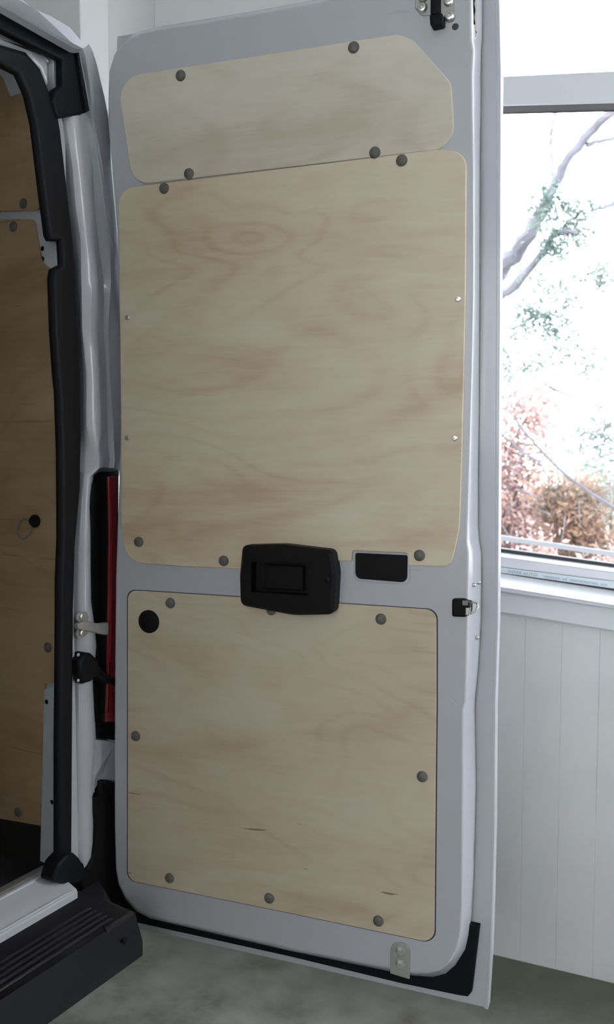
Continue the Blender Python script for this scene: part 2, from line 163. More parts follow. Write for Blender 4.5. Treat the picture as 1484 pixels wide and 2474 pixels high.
def plywood(name, pale, mid, dark, offs, fleck=0.5):
    """birch veneer: broad horizontal figure, fine fibre streaks, sparse dark flecks"""
    m, nt, b = nodes(name)
    L = nt.links.new
    tc = nt.nodes.new('ShaderNodeTexCoord')
    def mapped(scale, loc):
        mp = nt.nodes.new('ShaderNodeMapping')
        mp.inputs['Scale'].default_value = scale
        mp.inputs['Location'].default_value = loc
        L(tc.outputs['Object'], mp.inputs['Vector'])
        return mp
    def noise(scale, loc, s, det, dist=0.0):
        n = nt.nodes.new('ShaderNodeTexNoise')
        n.inputs['Scale'].default_value = s
        n.inputs['Detail'].default_value = det
        n.inputs['Distortion'].default_value = dist
        L(mapped(scale, loc).outputs['Vector'], n.inputs['Vector'])
        return n
    def math_(op, a, bb=None, va=0.5, vb=0.5):
        n = nt.nodes.new('ShaderNodeMath')
        n.operation = op
        n.inputs[0].default_value = va
        n.inputs[1].default_value = vb
        if a is not None: L(a, n.inputs[0])
        if bb is not None: L(bb, n.inputs[1])
        return n.outputs[0]
    broad = noise((1.0, 1, 2.4), (offs, 0, offs * 2), 2.3, 4, 0.8)
    fine = noise((4, 1, 40), (offs, 0, 0), 2.6, 5, 0.6)
    # growth-ring lines: contour lines of a slow noise field
    ring = noise((1.0, 1, 2.6), (offs * 3, 0, 1.7), 1.6, 2.0, 0.5)
    lines = math_('SINE', math_('MULTIPLY', ring.outputs['Fac'], None, vb=70.0))
    lines = math_('MULTIPLY', math_('POWER', math_('MULTIPLY_ADD', lines, None, vb=0.5), None, vb=3.0), None, vb=0.085)
    f = math_('ADD', math_('MULTIPLY', broad.outputs['Fac'], None, vb=1.0), math_('MULTIPLY', fine.outputs['Fac'], None, vb=0.22))
    f = math_('ADD', f, lines)
    ramp = nt.nodes.new('ShaderNodeValToRGB')
    e = ramp.color_ramp.elements
    e[0].position, e[0].color = 0.46, (*pale, 1)
    e[1].position, e[1].color = 0.88, (*dark, 1)
    k = e.new(0.66); k.color = (*mid, 1)
    L(f, ramp.inputs['Fac'])
    fl = noise((2.2, 1, 26), (offs * 5, 0, 3), 3.0, 2)
    flm = math_('MULTIPLY', math_('GREATER_THAN', fl.outputs['Fac'], None, vb=0.735), None, vb=fleck)
    mix = nt.nodes.new('ShaderNodeMixRGB')
    mix.inputs['Color2'].default_value = (0.16, 0.10, 0.055, 1)
    L(flm, mix.inputs['Fac'])
    L(ramp.outputs['Color'], mix.inputs['Color1'])
    L(mix.outputs['Color'], b.inputs['Base Color'])
    b.inputs['Roughness'].default_value = 0.42
    b.inputs['Specular IOR Level'].default_value = 0.35
    bp = nt.nodes.new('ShaderNodeBump')
    bp.inputs['Strength'].default_value = 0.08
    bp.inputs['Distance'].default_value = 0.001
    L(fine.outputs['Fac'], bp.inputs['Height'])
    L(bp.outputs['Normal'], b.inputs['Normal'])
    return m

def concrete():
    m, nt, b = nodes('stained_concrete')
    L = nt.links.new
    tc = nt.nodes.new('ShaderNodeTexCoord')
    n1 = nt.nodes.new('ShaderNodeTexNoise'); n1.inputs['Scale'].default_value = 2.6; n1.inputs['Detail'].default_value = 8; n1.inputs['Roughness'].default_value = 0.65
    n2 = nt.nodes.new('ShaderNodeTexNoise'); n2.inputs['Scale'].default_value = 11; n2.inputs['Detail'].default_value = 6
    L(tc.outputs['Object'], n1.inputs['Vector']); L(tc.outputs['Object'], n2.inputs['Vector'])
    mx = nt.nodes.new('ShaderNodeMath'); mx.operation = 'MULTIPLY_ADD'; mx.inputs[1].default_value = 0.5
    L(n2.outputs['Fac'], mx.inputs[0]); L(n1.outputs['Fac'], mx.inputs[2])
    rp = nt.nodes.new('ShaderNodeValToRGB')
    e = rp.color_ramp.elements
    e[0].position, e[0].color = 0.55, (0.13, 0.125, 0.095, 1)
    e[1].position, e[1].color = 0.95, (0.40, 0.40, 0.365, 1)
    L(mx.outputs[0], rp.inputs['Fac'])
    # darker band along the foot of the wall, ragged edge
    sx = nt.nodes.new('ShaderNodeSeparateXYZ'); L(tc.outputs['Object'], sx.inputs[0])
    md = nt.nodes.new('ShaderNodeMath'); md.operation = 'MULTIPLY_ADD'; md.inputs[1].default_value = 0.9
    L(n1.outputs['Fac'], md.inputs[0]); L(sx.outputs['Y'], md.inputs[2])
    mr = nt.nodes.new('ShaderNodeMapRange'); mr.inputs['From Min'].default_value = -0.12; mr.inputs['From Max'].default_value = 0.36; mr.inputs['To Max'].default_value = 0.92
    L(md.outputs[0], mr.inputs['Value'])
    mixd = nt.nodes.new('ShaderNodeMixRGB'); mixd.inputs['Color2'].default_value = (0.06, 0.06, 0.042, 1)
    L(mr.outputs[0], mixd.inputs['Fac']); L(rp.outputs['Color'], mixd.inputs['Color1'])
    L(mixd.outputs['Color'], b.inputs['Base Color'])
    b.inputs['Roughness'].default_value = 0.7
    return m

def glass():
    m, nt, b = nodes('window_glass')
    nt.nodes.remove(b)
    out = nt.nodes['Material Output']
    tr = nt.nodes.new('ShaderNodeBsdfTransparent'); tr.inputs['Color'].default_value = (0.95, 0.97, 0.97, 1)
    gl = nt.nodes.new('ShaderNodeBsdfGlossy'); gl.inputs['Roughness'].default_value = 0.02
    fr = nt.nodes.new('ShaderNodeFresnel'); fr.inputs['IOR'].default_value = 1.45
    mx = nt.nodes.new('ShaderNodeMixShader')
    nt.links.new(fr.outputs[0], mx.inputs[0]); nt.links.new(tr.outputs[0], mx.inputs[1]); nt.links.new(gl.outputs[0], mx.inputs[2])
    nt.links.new(mx.outputs[0], out.inputs['Surface'])
    return m

def leafy(name, a, c, trans=0.35):
    m, nt, b = nodes(name)
    oi = nt.nodes.new('ShaderNodeTexCoord')
    n = nt.nodes.new('ShaderNodeTexNoise'); n.inputs['Scale'].default_value = 3.0; n.inputs['Detail'].default_value = 4
    nt.links.new(oi.outputs['Object'], n.inputs['Vector'])
    rp = nt.nodes.new('ShaderNodeValToRGB')
    rp.color_ramp.elements[0].position = 0.38; rp.color_ramp.elements[1].position = 0.62
    rp.color_ramp.elements[0].color = (*a, 1); rp.color_ramp.elements[1].color = (*c, 1)
    nt.links.new(n.outputs['Fac'], rp.inputs['Fac'])
    nt.links.new(rp.outputs['Color'], b.inputs['Base Color'])
    b.inputs['Roughness'].default_value = 0.6
    tl = nt.nodes.new('ShaderNodeBsdfTranslucent')
    nt.links.new(rp.outputs['Color'], tl.inputs['Color'])
    mx = nt.nodes.new('ShaderNodeMixShader'); mx.inputs[0].default_value = trans
    nt.links.new(b.outputs[0], mx.inputs[1]); nt.links.new(tl.outputs[0], mx.inputs[2])
    nt.links.new(mx.outputs[0], nt.nodes['Material Output'].inputs['Surface'])
    return m

M = dict(
    dark_wall=plain('grey_workshop_wall', (0.22, 0.225, 0.22), 0.7, var=0.1),
    paint=plain('white_van_paint', (0.53, 0.55, 0.595), 0.3, coat=0.5),
    ply_top=plywood('birch_ply_upper', (0.76, 0.725, 0.63), (0.71, 0.66, 0.55), (0.62, 0.545, 0.425), 0.3, 0.1),
    ply_mid=plywood('birch_ply_middle', (0.78, 0.695, 0.555), (0.72, 0.615, 0.46), (0.60, 0.46, 0.30), 1.1, 0.15),
    ply_low=plywood('birch_ply_lower', (0.69, 0.605, 0.475), (0.64, 0.545, 0.41), (0.54, 0.435, 0.30), 2.3, 0.75),
    ply_in=plywood('birch_ply_lining_shaded', (0.44, 0.335, 0.21), (0.39, 0.285, 0.17), (0.31, 0.21, 0.12), 3.9, 0.3),  # same birch, darkened: the shade inside the van is put into the colour
    cap=plain('grey_plastic_cap', (0.125, 0.125, 0.115), 0.45, bump=0.1, bscale=900),
    black=plain('black_grained_plastic', (0.006, 0.006, 0.007), 0.5, bump=0.2, bscale=1400, spec=0.15),
    rubber=plain('black_rubber', (0.004, 0.0045, 0.006), 0.55, spec=0.2),
    steel=plain('zinc_steel', (0.62, 0.61, 0.58), 0.35, metal=0.85),
    grey_steel=plain('grey_coated_steel', (0.42, 0.42, 0.41), 0.5, metal=0.35),
    dull_steel=plain('dull_steel', (0.22, 0.21, 0.20), 0.4, metal=0.6),
    lens=plain('red_lamp_lens', (0.17, 0.002, 0.008), 0.18, coat=0.4),
    bumper=plain('dark_bumper_plastic', (0.011, 0.011, 0.014), 0.3, bump=0.05, bscale=700, spec=0.35),
    rib=plain('glossy_rib_plastic', (0.02, 0.02, 0.026), 0.2, spec=0.5),
    alu=plain('brushed_aluminium', (0.75, 0.76, 0.78), 0.3, metal=0.7),
    carpet=plain('black_floor_mat', (0.01, 0.01, 0.011), 0.9),
    wall=plain('white_wall_paint', (0.77, 0.785, 0.775), 0.65, var=0.03),
    board=plain('offwhite_board', (0.73, 0.73, 0.725), 0.55, var=0.04),
    frame=plain('white_window_frame', (0.78, 0.79, 0.82), 0.35),
    gap=plain('dark_gasket', (0.05, 0.05, 0.06), 0.6),
    strip=plain('pale_strip', (0.72, 0.80, 0.86), 0.35),
    ink=plain('grey_lettering', (0.34, 0.37, 0.40), 0.6),
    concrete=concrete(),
    glass=glass(),
    bark=plain('grey_bark', (0.11, 0.105, 0.125), 0.85, bump=0.6, bscale=40, var=0.3),
    pine=leafy('bluish_green_needles', (0.09, 0.13, 0.12), (0.16, 0.20, 0.17)),
    redleaf=leafy('reddish_leaves', (0.17, 0.10, 0.095), (0.40, 0.26, 0.245)),
    brownleaf=leafy('brown_orange_leaves', (0.10, 0.072, 0.055), (0.27, 0.15, 0.095)),
    greenleaf=leafy('grey_green_leaves', (0.16, 0.175, 0.15), (0.30, 0.32, 0.27)),
    ground=plain('outdoor_gravel', (0.40, 0.37, 0.36), 0.9, var=0.2),
    railm=plain('grey_painted_rail', (0.14, 0.14, 0.155), 0.6),
)

# ------------------------------------------------------------------ mesh helpers
def link(name, bm, mat, parent=None, mx=None, smooth=False):
    bmesh.ops.recalc_face_normals(bm, faces=bm.faces)
    me = bpy.data.meshes.new(name)
    if smooth:
        for f in bm.faces: f.smooth = len(f.verts) <= 8
        for e in bm.edges:
            if len(e.link_faces) == 2 and e.calc_face_angle(0) > 0.7: e.smooth = False
    bm.to_mesh(me); bm.free()
    me.materials.append(M[mat] if isinstance(mat, str) else mat)
    o = bpy.data.objects.new(name, me)
    COL.objects.link(o)
    if parent: o.parent = parent
    if mx is not None: o.matrix_local = mx
    return o

def tag(o, label=None, cat=None, group=None, kind=None):
    if label: o['label'] = label
    if cat: o['category'] = cat
    if group: o['group'] = group
    if kind: o['kind'] = kind
    return o

def fillet(pts, seg=5):
    """pts: (x, z, radius) -> outline with rounded corners"""
    out = []
    n = len(pts)
    for i in range(n):
        p = Vector(pts[i][:2]); rr = pts[i][2] if len(pts[i]) > 2 else 0
        a = Vector(pts[i - 1][:2]); c = Vector(pts[(i + 1) % n][:2])
        if rr <= 1e-6:
            out.append(p); continue
        d1 = (a - p); d2 = (c - p)
        l1, l2 = d1.length, d2.length
        d1 /= l1; d2 /= l2
        ang = math.acos(max(-1, min(1, d1.dot(d2))))
        if ang > 3.1:
            out.append(p); continue
        t = min(rr / math.tan(ang / 2), l1 * 0.49, l2 * 0.49)
        r2 = t * math.tan(ang / 2)
        cen = p + (d1 + d2).normalized() * (r2 / math.sin(ang / 2))
        A = p + d1 * t; B = p + d2 * t
        va = A - cen; vb = B - cen
        tot = math.atan2(va.x * vb.y - va.y * vb.x, va.dot(vb))
        for k in range(seg + 1):
            q = tot * k / seg
            out.append(cen + Vector((va.x * math.cos(q) - va.y * math.sin(q), va.x * math.sin(q) + va.y * math.cos(q))))
    return [(v.x, v.y) for v in out]

def prism(pts, y0, y1, bev=0.0, seg=2, bm=None, axis='y'):
    """outline (x,z) extruded from y0 (front) to y1; for axis 'x' the outline is (y,z) and front is x=y0"""
    bm = bm or bmesh.new()
    mk = (lambda p, d: (p[0], d, p[1])) if axis == 'y' else (lambda p, d: (d, p[0], p[1]))
    fr = [bm.verts.new(mk(p, y0)) for p in pts]
    bk = [bm.verts.new(mk(p, y1)) for p in pts]
    n = len(pts)
    ff = bm.faces.new(fr)
    bm.faces.new(list(reversed(bk)))
    for i in range(n):
        bm.faces.new((fr[i], bk[i], bk[(i + 1) % n], fr[(i + 1) % n]))
    if bev > 0:
        bmesh.ops.recalc_face_normals(bm, faces=bm.faces)
        bmesh.ops.bevel(bm, geom=list(ff.edges), offset=bev, segments=seg, profile=0.5, affect='EDGES', clamp_overlap=True)
    return bm

def box(x0, x1, y0, y1, z0, z1, bev=0.0, bm=None, shear=0.0):
    bm = bm or bmesh.new()
    vs_ = [bm.verts.new((x, y, z + shear * x)) for x in (x0, x1) for y in (y0, y1) for z in (z0, z1)]
    fs = [bm.faces.new([vs_[i] for i in q]) for q in ((0, 1, 3, 2), (4, 6, 7, 5), (0, 4, 5, 1), (2, 3, 7, 6), (0, 2, 6, 4), (1, 5, 7, 3))]
    if bev > 0:
        es = list({e for f in fs for e in f.edges})
        bmesh.ops.bevel(bm, geom=es, offset=bev, segments=2, profile=0.5, affect='EDGES')
    return bm

def tube(path, radii, n=8, bm=None, cap=True):
    bm = bm or bmesh.new()
    P = [Vector(p) for p in path]
    rings = []
    for i, p in enumerate(P):
        t = (P[min(i + 1, len(P) - 1)] - P[max(i - 1, 0)]).normalized()
        a = t.cross(Vector((0, 0, 1)))
        if a.length < 0.05: a = t.cross(Vector((1, 0, 0)))
        a.normalize(); b = t.cross(a)
        rr = radii[i] if isinstance(radii, (list, tuple)) else radii
        rings.append([bm.verts.new(p + (a * math.cos(2 * math.pi * k / n) + b * math.sin(2 * math.pi * k / n)) * rr) for k in range(n)])
    for i in range(len(rings) - 1):
        for k in range(n):
            bm.faces.new((rings[i][k], rings[i][(k + 1) % n], rings[i + 1][(k + 1) % n], rings[i + 1][k]))
    if cap:
        bm.faces.new(rings[0]); bm.faces.new(rings[-1])
    return bm

def dome(r, h, n=20, rings=4, skirt=0.0):
    """button whose axis is -y (towards the viewer), base at y=0"""
    bm = bmesh.new()
    prev = None
    prof = [(r, 0.0), (r, -skirt)] if skirt else [(r, 0.0)]
    for k in range(1, rings + 1):
        q = math.pi / 2 * k / rings
        prof.append((r * math.cos(q), -skirt - h * math.sin(q)))
    for rr, y in prof:
        if rr < 1e-6:
            c = bm.verts.new((0, y, 0))
            for k in range(n): bm.faces.new((prev[k], prev[(k + 1) % n], c))
            break
        ring = [bm.verts.new((rr * math.cos(2 * math.pi * k / n), y, rr * math.sin(2 * math.pi * k / n))) for k in range(n)]
        if prev:
            for k in range(n): bm.faces.new((prev[k], prev[(k + 1) % n], ring[(k + 1) % n], ring[k]))
        else:
            bm.faces.new(ring)
        prev = ring
    return bm

def lathe(prof, n=20, hexa=False):
    """profile (radius, y) about the y axis"""
    bm = bmesh.new(); prev = None
    for rr, y in prof:
        ring = [bm.verts.new((rr * math.cos(2 * math.pi * k / n), y, rr * math.sin(2 * math.pi * k / n))) for k in range(n)]
        if prev:
            for k in range(n): bm.faces.new((prev[k], prev[(k + 1) % n], ring[(k + 1) % n], ring[k]))
        else: bm.faces.new(ring)
        prev = ring
    bm.faces.new(prev)
    return bm

def copies(src, name, spots, parent):
    """shares src's mesh; spots are local positions"""
    out = []
    for i, s in enumerate(spots):
        o = src if i == 0 else src.copy()
        if i: COL.objects.link(o)
        o.name = name
        o.parent = parent
        o.location = s
        out.append(o)
    return out

def empty(name, mx):
    o = bpy.data.objects.new(name, None)
    o.empty_display_size = 0.1
    COL.objects.link(o)
    o.matrix_world = mx
    return o

# ------------------------------------------------------------------ frames
def frame(origin, xdir):
    x = Vector((xdir[0], xdir[1], 0)).normalized()
    y = Vector((-x.y, x.x, 0))
    m = Matrix.Identity(4)
    for i in range(3):
        m[i][0] = x[i]; m[i][1] = y[i]; m[i][2] = (0, 0, 1)[i]; m[i][3] = origin[i]
    return m

va = math.radians(30.2)
VAN = frame((-0.41, 1.97, 0), (math.sin(va), math.cos(va)))
th = math.atan2(2250 / math.cos(math.atan(162 / 2250)), 6062)
DOOR = frame((-0.41, 1.97, 0), (math.cos(th), -math.sin(th)))
wa = math.radians(25.5)
WALL = frame((0.5368, 2.597, 0), (math.cos(wa), -math.sin(wa)))
I4 = Matrix.Identity(4)

# ================================================================== THE ROOM
# floor
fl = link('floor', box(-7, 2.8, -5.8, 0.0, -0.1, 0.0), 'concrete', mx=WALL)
tag(fl, 'stained grey concrete workshop floor', 'floor', kind='structure')

W = D['W']
kS = -0.092                       # the window band runs slightly out of level along the wall
def zl(n): return W[n][0]
S0, S1 = -0.52, 2.5               # window opening along the wall
H = 3.3
# wall with the window: left pier, wall under the window, wall above
bm = box(-7, S0, 0, 0.45, 0, H)
bw = link('wall_back', bm, 'wall', mx=WALL)
tag(bw, 'white painted workshop wall with a wide window', 'wall', kind='structure')
link('apron', prism([(S0, 0), (2.6, 0), (2.6, zl('edge_b') + kS * 2.6), (S0, zl('edge_b') + kS * S0)], 0.012, 0.45), 'wall', bw)
link('lintel', prism([(S0, 3.15), (2.6, 2.9), (2.6, H), (S0, H)], 0, 0.45), 'wall', bw)
link('end_pier', box(S1, 2.6, 0, 0.45, zl('edge_b') + kS * S1 - 0.05, 2.95), 'wall', bw)
# boards below the window
x = -0.52
src = None
k = 0
while x < 2.55:
    z1 = W['ledge_b'][0] + W['ledge_b'][1] * x + 0.004
    z2 = W['ledge_b'][0] + W['ledge_b'][1] * (x + 0.1) + 0.004
    o = link('board', prism([(x + 0.00015, 0.0), (x + 0.09985, 0.0), (x + 0.09985, z2), (x + 0.00015, z1)], -0.002, 0.012, 0.0006, 1), 'board', bw)
    x += 0.1
# wall panels left of the door, a thin open joint between them
sm = D['seam']
link('panel', box(D['pil'][0] + 0.001, sm - 0.003, -0.008, 0.0, 0.0, H - 0.001), 'wall', bw)
link('panel', box(sm + 0.003, S0, -0.014, 0.0, 0.0, H - 0.001), 'wall', bw)
# pilaster behind the van
pl = link('trim_1', box(D['pil'][0] - 0.9, D['pil'][0], -D['pil'][1], 0, 0, H, 0.004), 'wall', mx=WALL)
tag(pl, 'white square wall pier behind the van roof', 'pier', kind='structure')

# window, set back in the wall: one object per piece of the frame
WD = 0.20
def zk(n, s_): return W[n][0] + W[n][1] * s_
def quad(a, b, s0, s1, da=0.0, db=0.0):   # between measured line a (top) and line b (bottom)
    return [(s0, zk(b, s0) + db), (s1, zk(b, s1) + db), (s1, zk(a, s1) + da), (s0, zk(a, s0) + da)]
wi = link('window_1', prism(quad('transom_t', 'transom_b', S0, S1), WD, WD + 0.08, 0.006), 'frame', mx=WALL)
tag(wi, 'wide white framed window with a fixed upper light', 'window', kind='structure')
def strip(name, a, b, y0, y1, mat, bev=0.002, par=wi, s0=S0, s1=S1, da=0.0, db=0.0):
    return link(name, prism(quad(a, b, s0, s1, da, db), y0, y1, bev), mat, par)
strip('transom_shadow_gap', 'transom_b', 'gap_t', WD + 0.02, WD + 0.08, 'gap', 0, da=-0.001, db=-0.002)
strip('pane', 'gap_t', 'rail_gl', WD + 0.105, WD + 0.111, 'glass', 0)
strip('pane', 'transom_t', 'transom_t', WD + 0.04, WD + 0.046, 'glass', 0, da=0.9, db=-0.01)
strip('glazing_gasket', 'rail_gl', 'glass_b', WD + 0.098, WD + 0.13, 'gap', 0, da=0.003, db=-0.006)
strip('sash_ledge', 'lit_b', 'grey_b', WD, WD + 0.13, 'frame', 0.003)
strip('sash_rail', 'grey_b', 'strip_b', WD + 0.01, WD + 0.13, 'frame', 0.002, da=-0.001)
strip('sash_groove', 'strip_b', 'dark_b', WD + 0.005, WD + 0.13, 'gap', 0, da=-0.001, db=-0.02)
strip('window_sill', 'sill_b', 'edge_b', -0.03, WD + 0.13, 'frame', 0.004)
strip('apron_board', 'edge_b', 'ledge_b', -0.015, 0.02, 'frame', 0.003, da=-0.001)
link('head_frame', prism([(S0, 3.02), (S1, 2.77), (S1, 2.90), (S0, 3.15)], WD, WD + 0.08, 0.004), 'frame', wi)
for sx in (S0, 1.45, S1 - 0.06):
    link('mullion', prism([(sx, zk('dark_b', sx)), (sx + 0.06, zk('dark_b', sx + .06)), (sx + 0.06, 3.04 - 0.1 * sx), (sx, 3.04 - 0.1 * sx)], WD + 0.002, WD + 0.078, 0.004), 'frame', wi)

# unseen rest of the workshop; its side and front openings are added for daylight
DEP = -5.6
ce = link('ceiling', box(-7.2, 2.8, DEP - .2, 0.45, H, H + 0.12), 'wall', mx=WALL)
tag(ce, 'white workshop ceiling', 'ceiling', kind='structure')
lw = link('wall_left', box(-7.2, -7.0, DEP, 0.25, 0, H), 'dark_wall', mx=WALL)
tag(lw, 'grey wall at the far end of the workshop', 'wall', kind='structure')
rw = link('wall_right', box(2.6, 2.8, DEP, 0.45, 0, 0.6), 'dark_wall', mx=WALL)
link('lintel', box(2.6, 2.8, DEP, 0.45, 3.1, H), 'wall', rw)
link('pier', box(2.6, 2.8, DEP, -0.85, 0.6, 3.1), 'dark_wall', rw)
link('pier', box(2.6, 2.8, -0.12, 0.45, 0.6, 3.1), 'wall', rw)
tag(rw, 'grey side wall with a narrow opening added to let in light', 'wall', kind='structure')
FS0, FS1, FZ0, FZ1 = -0.1, 1.5, 1.45, 2.8
fw = link('wall_front', box(-7.2, FS0, DEP - .2, DEP, 0, H), 'dark_wall', mx=WALL)
link('pier', box(FS1, 2.8, DEP - .2, DEP, 0, H), 'dark_wall', fw)
link('lintel', box(FS0, FS1, DEP - .2, DEP, FZ1, H), 'dark_wall', fw)
link('apron', box(FS0, FS1, DEP - .2, DEP, 0, FZ0), 'dark_wall', fw)
tag(fw, 'grey wall with an opening added behind the camera to let in light', 'wall', kind='structure')

# lettered strip lying in the sash
ls = empty('lettered_strip', WALL @ Matrix.Translation((0, 0, 0)))
tag(ls, 'narrow pale strip with faint grey lettering along the bottom of the window', 'strip')
t0 = D['text'][10][0] - 0.01
strip('strip_base', 'grey_b', 'strip_b', WD - 0.002, WD + 0.01, 'strip', 0.001, par=ls, s0=t0 - 0.25, s1=1.4, da=-0.001)
slope = math.atan(W['strip_b'][1])
def lettering(txt, s, z, size, width=None):
    cu = bpy.data.curves.new('lettering', 'FONT')
    cu.body = txt; cu.size = size; cu.extrude = 0.0002
    tmp = bpy.data.objects.new('tmp_text', cu); COL.objects.link(tmp)
    dg = bpy.context.evaluated_depsgraph_get()
    me = bpy.data.meshes.new_from_object(tmp.evaluated_get(dg))
    bpy.data.objects.remove(tmp)
    wd = max(v.co.x for v in me.vertices) - min(v.co.x for v in me.vertices)
    sx = (width / wd) if width else 1.0
    o = bpy.data.objects.new('lettering', me); COL.objects.link(o)
    me.materials.clear(); me.materials.append(M['ink'])
    o.parent = ls
    o.matrix_local = Matrix.Translation((s, WD - 0.0024, z)) @ Matrix.Rotation(-slope, 4, 'Y') @ Matrix.Rotation(math.pi / 2, 4, 'X') @ Matrix.Diagonal((sx, 1, 1, 1))
tx = D['text']
def zt(s): return zk('strip_b', s) + 0.0042
for txt, a, b_, h in (('INTER AUTO', 0, 1, 0.0115), ('VERSIUM', 2, 3, 0.009), ('DE', 4, 5, 0.009), ('DEMONSTRATIVEA', 6, 7, 0.009), ('ADA', 8, 9, 0.009)):
    lettering(txt, tx[a][0], zt(tx[a][0]), h, tx[b_][0] - tx[a][0])
link('strip_mark', prism([(t0 - .002, zt(t0)), (t0 + .006, zt(t0)), (t0 + .006, zt(t0) + .008), (t0 - .002, zt(t0) + .008)], WD - 0.0026, WD - 0.001), 'ink', ls)

# ================================================================== THE VAN
van = empty('van', VAN)
tag(van, 'white panel van seen from behind with its tall rear door swung open', 'van')
def V(name, bm, mat, smooth=False, par=None):
    return link(name, bm, mat, par or van, smooth=smooth)

# rear pillar: pressed panel with vertical ridges, wrapping round to the outer side
def pillar():
    bm = bmesh.new()
    grid = []
    for row in D['pillar']:
        r = [bm.verts.new((x, b, z)) for x, z, b in row]
        x, z, b = row[-1]
        r.append(bm.verts.new((x + 0.015, b + 0.04, z)))
        r.append(bm.verts.new((x + 0.025, b + 0.12, z)))
        grid.append(r)
    for a, b in zip(grid, grid[1:]):
        for i in range(len(a) - 1):
            bm.faces.new((a[i], a[i + 1], b[i + 1], b[i]))
    # inner return towards the cargo space
    es = [bm.edges.get((a[0], b[0])) for a, b in zip(grid, grid[1:])]
    r = bmesh.ops.extrude_edge_only(bm, edges=[e for e in es if e])
    for v in r['geom']:
        if isinstance(v, bmesh.types.BMVert): v.co.y += 0.04; v.co.x -= 0.01
    bmesh.ops.subdivide_edges(bm, edges=[e for e in bm.edges], cuts=1, smooth=0.6, use_grid_fill=True)
    return bm
def edge_strip():
    bm = bmesh.new()
    cols = []
    for (x, z, b), (x2, z2, b2) in zip(D['edgeL'], D['edgeR']):
        mid = ((x * 0.3 + x2 * 0.7), (b * 0.3 + b2 * 0.7) - 0.003, z * 0.3 + z2 * 0.7)
        cols.append([bm.verts.new((x - 0.002, b + 0.012, z)), bm.verts.new((x, b, z)), bm.verts.new(mid), bm.verts.new((x2, b2, z2)), bm.verts.new((x2 + 0.005, b2 + 0.04, z2))])
    for a, c in zip(cols, cols[1:]):
        for i in range(4): bm.faces.new((a[i], a[i + 1], c[i + 1], c[i]))
    return bm
V('pillar_edge', edge_strip(), 'paint')
pil = V('rear_pillar', pillar(), 'paint', smooth=True)

# body shell: outer skin ring swept forward, hollow inside
sh = D['shell']
cx = -0.80
right = [(0.13, 0.42), (0.19, 0.75), (0.185, 1.2), (0.15, 1.75)] + [(p[0], p[1]) for p in sh]
outer = right + [(2 * cx - p[0], p[1]) for p in reversed(right)]
def off(p):
    s = -1 if p[0] > cx else 1
    if p[1] > 2.33: return (p[0] + s * 0.06, p[1] - 0.05)
    return (p[0] + s * 0.06, p[1])
inner = [off(p) for p in outer]
bm = bmesh.new()
Y0, Y1 = 0.15, 4.2
vo0 = [bm.verts.new((x, Y0, z)) for x, z in outer]; vo1 = [bm.verts.new((x, Y1, z)) for x, z in outer]
vi0 = [bm.verts.new((x, Y0, z)) for x, z in inner]; vi1 = [bm.verts.new((x, Y1, z)) for x, z in inner]
for i in range(len(outer) - 1):
    for q in ((vo0, vo1), (vi1, vi0)):
        bm.faces.new((q[0][i], q[1][i], q[1][i + 1], q[0][i + 1]))
    bm.faces.new((vo0[i], vo0[i + 1], vi0[i + 1], vi0[i]))
bm.faces.new([*vo1])
V('body_shell', bm, 'paint', smooth=True)
V('left_pillar', prism([(-1.50, 0.55), (-1.70, 0.5), (-1.74, 1.2), (-1.70, 1.8), (-1.62, 2.3), (-1.40, 2.3), (-1.46, 2.0), (-1.50, 1.2)], 0.03, 0.16, 0.01), 'paint')

# cargo floor, side lining
V('cargo_floor', box(-1.62, -0.02, 0.105, 4.1, 0.50, 0.572), 'carpet')
XL = -0.115
V('inner_side', box(XL, -0.085, 0.037, 4.1, 0.56, 2.26), 'paint')
V('inner_roof', box(-1.6, 0.0, 0.13, 4.1, 2.28, 2.33), 'paint')
def ext(pts, ymax):   # carry the panel on into the cargo space beyond the edge of the photograph
    ys = [p[0] for p in pts]; m = max(ys)
    return [((ymax if p[0] > m - 0.03 else p[0]), p[1], p[2]) for p in pts]
def ext_keep(pts, ymax):
    out = []
    for p in pts:
        y = p[0]
        out.append((y, p[1], p[2]))
    return out
it = D['int_top']; il = D['int_low']
it2 = [(1.5, it[0][1] + .02, 0)] + it + [(1.5, it[-1][1], 0)]
il2 = [(1.5, il[0][1], 0)] + il + [(1.5, il[-1][1] - .012, 0)]
def clampy(p): return (max(p[0], 0.04), p[1], p[2])
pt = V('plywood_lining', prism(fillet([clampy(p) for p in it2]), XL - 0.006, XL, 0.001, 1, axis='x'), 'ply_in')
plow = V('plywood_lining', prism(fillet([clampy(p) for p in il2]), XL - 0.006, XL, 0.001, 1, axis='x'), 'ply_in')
# caps on the lining face -x
RZ = Matrix.Rotation(-math.pi / 2, 4, 'Z')
def on_side(y, z, x): return Matrix.Translation((x, y, z)) @ RZ
capm = dome(0.0085, 0.0045, 16, 3, 0.001)
for i, (y, z) in enumerate(D['int_caps']):
    bmc = dome(0.0105, 0.0045, 16, 3, 0.001)
    link('screw_cap', bmc, 'cap', pt if i == 0 else plow, on_side(y, z, XL - 0.006), True)
for y, z in D['int_screw']:
    link('screw', dome(0.004, 0.002, 10, 2), 'steel', plow, on_side(y, z, XL - 0.006), True)
(y, z), (y2, z2) = D['int_eye']
link('lashing_eye_boss', lathe([(0.013, 0), (0.013, -0.006), (0.008, -0.012), (0.004, -0.012)], 18), 'black', plow, on_side(y, z, XL - 0.006), True)
ring = bmesh.new()
ang = [2 * math.pi * k / 24 for k in range(25)]
tube([(XL - 0.018 + 0.004 * math.sin(a), y2 + 0.019 * math.cos(a), z2 + 0.02 * math.sin(a)) for a in ang], 0.0013, 6, ring)
